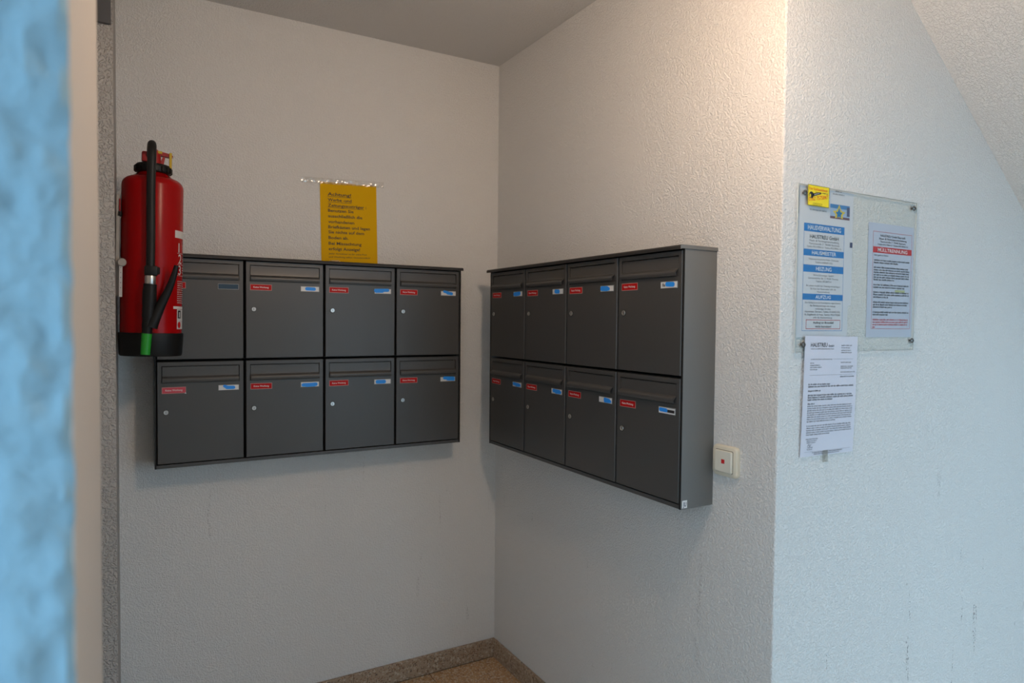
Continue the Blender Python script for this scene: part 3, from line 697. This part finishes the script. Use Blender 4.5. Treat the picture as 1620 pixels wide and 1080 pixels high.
# blue framed list
e, ink, F, w, h = sheet('paper_sheet', 0.053, 1.4190, 0.2555, 1.7160, YP-0.0008, M_PAPER, 'white sheet with blue heading bands and blue frame behind the acrylic board')
ox, oz = 0.053, 1.7160
fx0, fx1, fz0, fz1 = 0.0775-ox, 0.2345-ox, 1.4355-oz, 1.6975-oz; cx = (fx0+fx1)/2
outline(ink, F, fx0, fz0, fx1, fz1, 0.0010, M_PB)
ff_ = lambda p, q: F(p, q, 0.0005)
for t_, zt_, zb_, wd in (('HAUSVERWALTUNG', 1.6975, 1.6780, 0.128), ('HAUSMEISTER', 1.6350, 1.6190, 0.094), ('HEIZUNG', 1.5970, 1.5795, 0.060), ('AUFZUG', 1.5265, 1.5115, 0.060)):
    rect(ink, F, fx0, zb_-oz, fx1, zt_-oz, M_PB, 0.0003)
    text(ink, t_, cx, (zb_+(zt_-zb_)*0.24)-oz, (zt_-zb_)*0.56, M_PW, width=wd, align='c', bold=0.012, fn=ff_)
for t_, z, cap, wd, bl in (('HAUSTREU GmbH', 1.6620, 0.0092, 0.112, 0.006), ('Haus- & Vermögensverwaltung', 1.6545, 0.0046, 0.114, 0.0), ('Tannenstraße 7 · 95445 Bayreuth', 1.6470, 0.0042, 0.118, 0),
                       ('Telefon 0921/78961-0 · Telefax 0921/78961-26', 1.6395, 0.0042, 0.134, 0), ('Hausmeisterservice Peter Zitzmann', 1.6095, 0.0046, 0.116, 0), ('Telefon: 0160/6411033', 1.6020, 0.0044, 0.068, 0),
                       ('Firma Schwenger GmbH', 1.5705, 0.0044, 0.078, 0), ('Limmersdorfer Str. 3, 95349 Thurnau', 1.5630, 0.0044, 0.116, 0), ('Telefon: 09228/75-0', 1.5555, 0.0044, 0.060, 0),
                       ('Bei einem Ausfall der Heizung verständigen', 1.5445, 0.0042, 0.132, 0), ('Sie bitte den Hausmeister oder die', 1.5370, 0.0042, 0.100, 0), ('Hausverwaltung', 1.5300, 0.0040, 0.048, 0)):
    text(ink, t_, cx, z-oz, cap, M_INK if cap > 0.006 else M_INKG, width=wd, align='c', bold=bl, fn=ff_)
for t_, z, cap, wd in (('Der Aufzug ist an ein Notrufsystem angeschlossen', 1.5030, 0.0042, 0.138), ('Bei Betriebsstörungen des Aufzugs', 1.4955, 0.0042, 0.098), ('verständigen Sie bitte', 1.4880, 0.0040, 0.060),
                   ('Hausmeister Zitzmann, Telefon: 0160/6411033,', 1.4808, 0.0042, 0.138), ('Fa. Engelbrecht & Frank, Telefon: 0921/790286', 1.4735, 0.0042, 0.138), ('oder die Hausverwaltung', 1.4665, 0.0042, 0.074)):
    text(ink, t_, cx, z-oz, cap, M_INKG, width=wd, align='c', bold=0.004, fn=ff_)
outline(ink, F, 0.0925-ox, 1.4400-oz, 0.2265-ox, 1.4630-oz, 0.0013, M_PR)
text(ink, 'Aufzug im Brandfall', 0.1595-ox, 1.4535-oz, 0.0052, M_INK, width=0.080, align='c', bold=0.008, fn=ff_)
text(ink, 'nicht benutzen!', 0.1595-ox, 1.4440-oz, 0.0052, M_INK, width=0.062, align='c', bold=0.008, fn=ff_)
ink.build('print', e)
# waste separation sheet
e, ink, F, w, h = sheet('paper_sheet', 0.3370, 1.4190, 0.5440, 1.7205, YP, M_PAPER2, 'pale sheet with red heading band and red frame behind the acrylic board')
ox, oz = 0.3370, 1.7205; fx0, fx1, fz0, fz1 = 0.3580-ox, 0.5360-ox, 1.4410-oz, 1.6985-oz; cx = (fx0+fx1)/2
outline(ink, F, fx0, fz0, fx1, fz1, 0.0009, M_PR)
rect(ink, F, fx0, 1.6425-oz, fx1, 1.6585-oz, M_PR, 0.0003)
ff_ = lambda p, q: F(p, q, 0.0005)
text(ink, 'MÜLLTRENNUNG', cx, 1.6460-oz, 0.0092, M_PW, width=0.136, align='c', bold=0.012, fn=ff_)
for t_, z, cap, wd in (('HAUSTREU GmbH Bayreuth', 1.6855, 0.0060, 0.114), ('Haus- & Vermögensverwaltung', 1.6780, 0.0052, 0.126), ('Tannenstraße 7 · 95445 Bayreuth', 1.6705, 0.0045, 0.116), ('Telefon 0921/78961-0 · Telefax 0921/78961-26', 1.6630, 0.0042, 0.140)):
    text(ink, t_, cx, z-oz, cap, M_INK, width=wd, align='c', bold=0.004, fn=ff_)
text(ink, 'Sehr geehrte Mieter,', fx0+0.006, 1.6345-oz, 0.0042, M_INK, width=0.064, fn=ff_)
z = 1.6210
for k, (wd, gap, rd) in enumerate(((0.160, 0.0065, 0), (0.108, 0.0125, 0), (0.160, 0.0065, 0), (0.162, 0.0065, 0), (0.160, 0.0065, 0), (0.162, 0.0065, 0), (0.162, 0.0065, 0), (0.092, 0.0135, 0), (0.160, 0.0065, 0), (0.144, 0.0130, 0), (0.160, 0.0065, 0), (0.162, 0.0065, 0), (0.066, 0.0135, 0),
                                 (0.162, 0.0065, 0), (0.160, 0.0065, 0), (0.084, 0.0135, 0), (0.162, 0.0065, 0), (0.070, 0.0135, 0), (0.160, 0.0065, 1), (0.160, 0.0065, 1), (0.158, 0.0065, 1), (0.010, 0.006, 1))):
    dashes(ink, fx0+0.006, z-oz, wd, 0.0046, M_PR if rd else M_INK, fn=ff_, seed=400+k); z -= gap
rect(ink, F, fx0+0.104, 1.5400-oz, fx0+0.150, 1.5465-oz, mat('highlighter', lin((190, 195, 150)), 0.6), 0.0003)
ink.build('print', e)
# clear acrylic board over the sheets, four screws
AB = empty('acrylic_board', (0.049, YC, 1.3835)); tag(AB, 'clear acrylic notice board screwed to the wall with four screws', 'notice board')
M_ACR = clear('acrylic', (0.965, 0.975, 0.970), 0.035, 0.06); M_ACE = mat('acrylic_edge', (0.55, 0.60, 0.60), 0.3)
ab = MB(); ab.box((0, -0.0065, 0), (0.499, -0.0035, 0.4045), M_ACR)
ab.build('acrylic_sheet', AB)
ed = MB()
for lo, hi in (((-0.0003, -0.0065, 0), (0.0012, -0.0034, 0.4045)), ((0.4978, -0.0065, 0), (0.4993, -0.0034, 0.4045)), ((0.0012, -0.0065, -0.0003), (0.4978, -0.0034, 0.0009)), ((0.0012, -0.0065, 0.4036), (0.4978, -0.0034, 0.4048))): ed.box(lo, hi, M_ACE)
ed.build('polished_edge', AB)
for (x, z) in ((0.072, 1.768), (0.531, 1.772), (0.0785, 1.402), (0.539, 1.409)):
    X = Matrix.Translation((x-0.049, -0.0067, z-1.3835)) @ Matrix.Rotation(PI/2, 4, 'X')
    s_ = MB().lathe([(0, -0.0067), (0.0030, -0.0067), (0.0030, -0.0002), (0.0068, 0), (0.0068, 0.0016), (0.0048, 0.0034), (0, 0.0042)], mat('screw_metal', (0.20, 0.19, 0.18), 0.3, 0.9), 20, X)
    s_.box((-0.0042, -0.0007, 0.0030), (0.0042, 0.0007, 0.0044), M_SLOT_SHADE, 0, X); s_.box((-0.0007, -0.0042, 0.0030), (0.0007, 0.0042, 0.0044), M_SLOT_SHADE, 0, X)
    s_.build('screw', AB)
# yellow key sticker on the board
e, ink, F, w, h = sheet('yellow_key_sticker', 0.0830, 1.7395, 0.1635, 1.7895, YC-0.0070, mat('sticker_yellow', lin((250, 225, 20)), 0.45), 'small yellow sticker with black key picture on the acrylic board', 'sticker', math.radians(0.3))
ff_ = lambda p, q: F(p, q, 0.0004); M_OR = mat('print_orange', lin((225, 105, 15)), 0.5); M_OL = mat('print_olive', lin((130, 125, 20)), 0.5)
outline(ink, F, 0, -h, w, 0, 0.0012, M_OL)
text(ink, 'Der Schlüsseldienst', 0.004, -0.0120, 0.0062, M_OR, width=0.070, bold=0.014, fn=ff_)
dashes(ink, 0.028, -0.0175, 0.046, 0.0028, M_INK, fn=ff_, seed=501)
text(ink, '0162 7575847', 0.003, -0.0400, 0.0095, M_OR, width=0.073, bold=0.014, fn=ff_, slope=0.16)
kc = (0.0125, -0.0245); ring = []
for k in range(16): t = 2*PI*k/16; ring.append((kc[0]+0.0088*math.cos(t), kc[1]+0.0082*math.sin(t)))
ink.add([ff_(*p) for p in ring], [tuple(range(16))], M_INK)
ink.add([F(kc[0]-0.0045+0.0027*math.cos(2*PI*k/12), kc[1]-0.002+0.0045*math.sin(2*PI*k/12), 0.0006) for k in range(12)], [tuple(range(12))], mat('sticker_yellow', (1, 1, 0)))
ink.add([ff_(*p) for p in ((0.018, -0.0275), (0.048, -0.0195), (0.050, -0.0165), (0.046, -0.0150), (0.017, -0.0205))], [(0, 1, 2, 3, 4)], M_INK)
ink.add([F(p[0], p[1], 0.0006) for p in ((0.023, -0.0235), (0.044, -0.0182), (0.044, -0.0172), (0.023, -0.0222))], [(0, 1, 2, 3)], M_LW)
dashes(ink, 0.020, -0.0445, 0.036, 0.0024, M_OL, fn=ff_, seed=502); dashes(ink, 0.018, -0.0480, 0.038, 0.0022, M_OL, fn=ff_, seed=503)
ink.build('print', e)
# letter hanging in front of the lower edge of the board
e, ink, F, w, h = sheet('letter_sheet', 0.0845, 1.1255, 0.2935, 1.4235, YC-0.0073, M_PAPER3, 'white typed letter taped below the acrylic board', 'letter', math.radians(0.8), -0.004)
ff_ = lambda p, q: F(p, q, 0.0004)
text(ink, 'HAUSTREU', 0.022, -0.0265, 0.0098, M_INK, width=0.064, bold=0.016, fn=ff_); text(ink, 'GmbH', 0.090, -0.0265, 0.0055, M_INK, width=0.022, bold=0.012, fn=ff_)
text(ink, 'HAUS- & VERMÖGENSVERWALTUNG', 0.023, -0.0335, 0.0038, M_INKG, width=0.089, fn=ff_)
for k, (x, z, wd, hh, mt) in enumerate(((0.142, 0.0240, 0.042, 0.0034, M_INKG), (0.142, 0.0300, 0.034, 0.0030, M_INKG), (0.142, 0.0365, 0.040, 0.0030, M_INKG), (0.142, 0.0420, 0.042, 0.0030, M_INKG), (0.024, 0.0585, 0.084, 0.0028, M_INKG), (0.022, 0.0680, 0.014, 0.0030, M_INKG), (0.022, 0.0735, 0.040, 0.0030, M_INKG),
        (0.022, 0.0785, 0.044, 0.0030, M_INKG), (0.022, 0.0840, 0.028, 0.0030, M_INKG), (0.142, 0.0670, 0.042, 0.0030, M_INKG), (0.142, 0.0770, 0.054, 0.0030, M_INKG), (0.142, 0.0815, 0.044, 0.0030, M_INKG), (0.142, 0.0915, 0.058, 0.0030, M_INKG), (0.142, 0.1030, 0.058, 0.0032, M_INK),
        (0.018, 0.1210, 0.084, 0.0042, M_INK), (0.018, 0.1265, 0.178, 0.0042, M_INK), (0.018, 0.1370, 0.048, 0.0038, M_INK), (0.018, 0.1480, 0.178, 0.0042, M_INK), (0.018, 0.1535, 0.178, 0.0042, M_INK), (0.018, 0.1590, 0.094, 0.0042, M_INK), (0.018, 0.1690, 0.026, 0.0036, M_INK))):
    dashes(ink, x, -z, wd, hh, mt, fn=ff_, seed=600+k)
for k in range(8): dashes(ink, 0.018, -(0.1745+k*0.0054), 0.178 if k < 7 else 0.112, 0.0034, M_INKG, fn=ff_, seed=640+k)
for k in range(5): dashes(ink, 0.018, -(0.2235+k*0.0054), 0.178 if k < 4 else 0.090, 0.0034, M_INKG, fn=ff_, seed=660+k)
for k, (x, z, wd) in enumerate(((0.018, 0.2560, 0.045), (0.022, 0.2605, 0.038), (0.022, 0.2650, 0.036), (0.026, 0.2770, 0.018), (0.024, 0.2815, 0.020))): dashes(ink, x, -z, wd, 0.0030, M_INKG, fn=ff_, seed=680+k)
rect(ink, F, 0.112, -0.0573, 0.192, -0.0568, M_INKG); rect(ink, F, 0.022, -0.0970, 0.192, -0.0965, M_INKG); rect(ink, F, 0.016, -0.2868, 0.196, -0.2864, M_INKG)
dashes(ink, 0.045, -0.2905, 0.118, 0.0028, M_INK, fn=ff_, seed=690); dashes(ink, 0.052, -0.2945, 0.100, 0.0026, M_INK, fn=ff_, seed=691)
sg = [(0.026+0.012*t/14+0.004*math.cos(t*1.3), -0.2710+0.0035*math.sin(t*1.9)) for t in range(15)]
for p, q in zip(sg, sg[1:]): ink.add([ff_(*p), ff_(*q), ff_(q[0], q[1]+0.0006), ff_(p[0], p[1]+0.0006)], [(0, 1, 2, 3)], M_INK)
ink.build('print', e)
tp_ = MB(); tp_.box((0.084, 0.0018, -0.3160), (0.105, 0.0024, -0.2860), M_TAPE); tp_.build('tape', e)
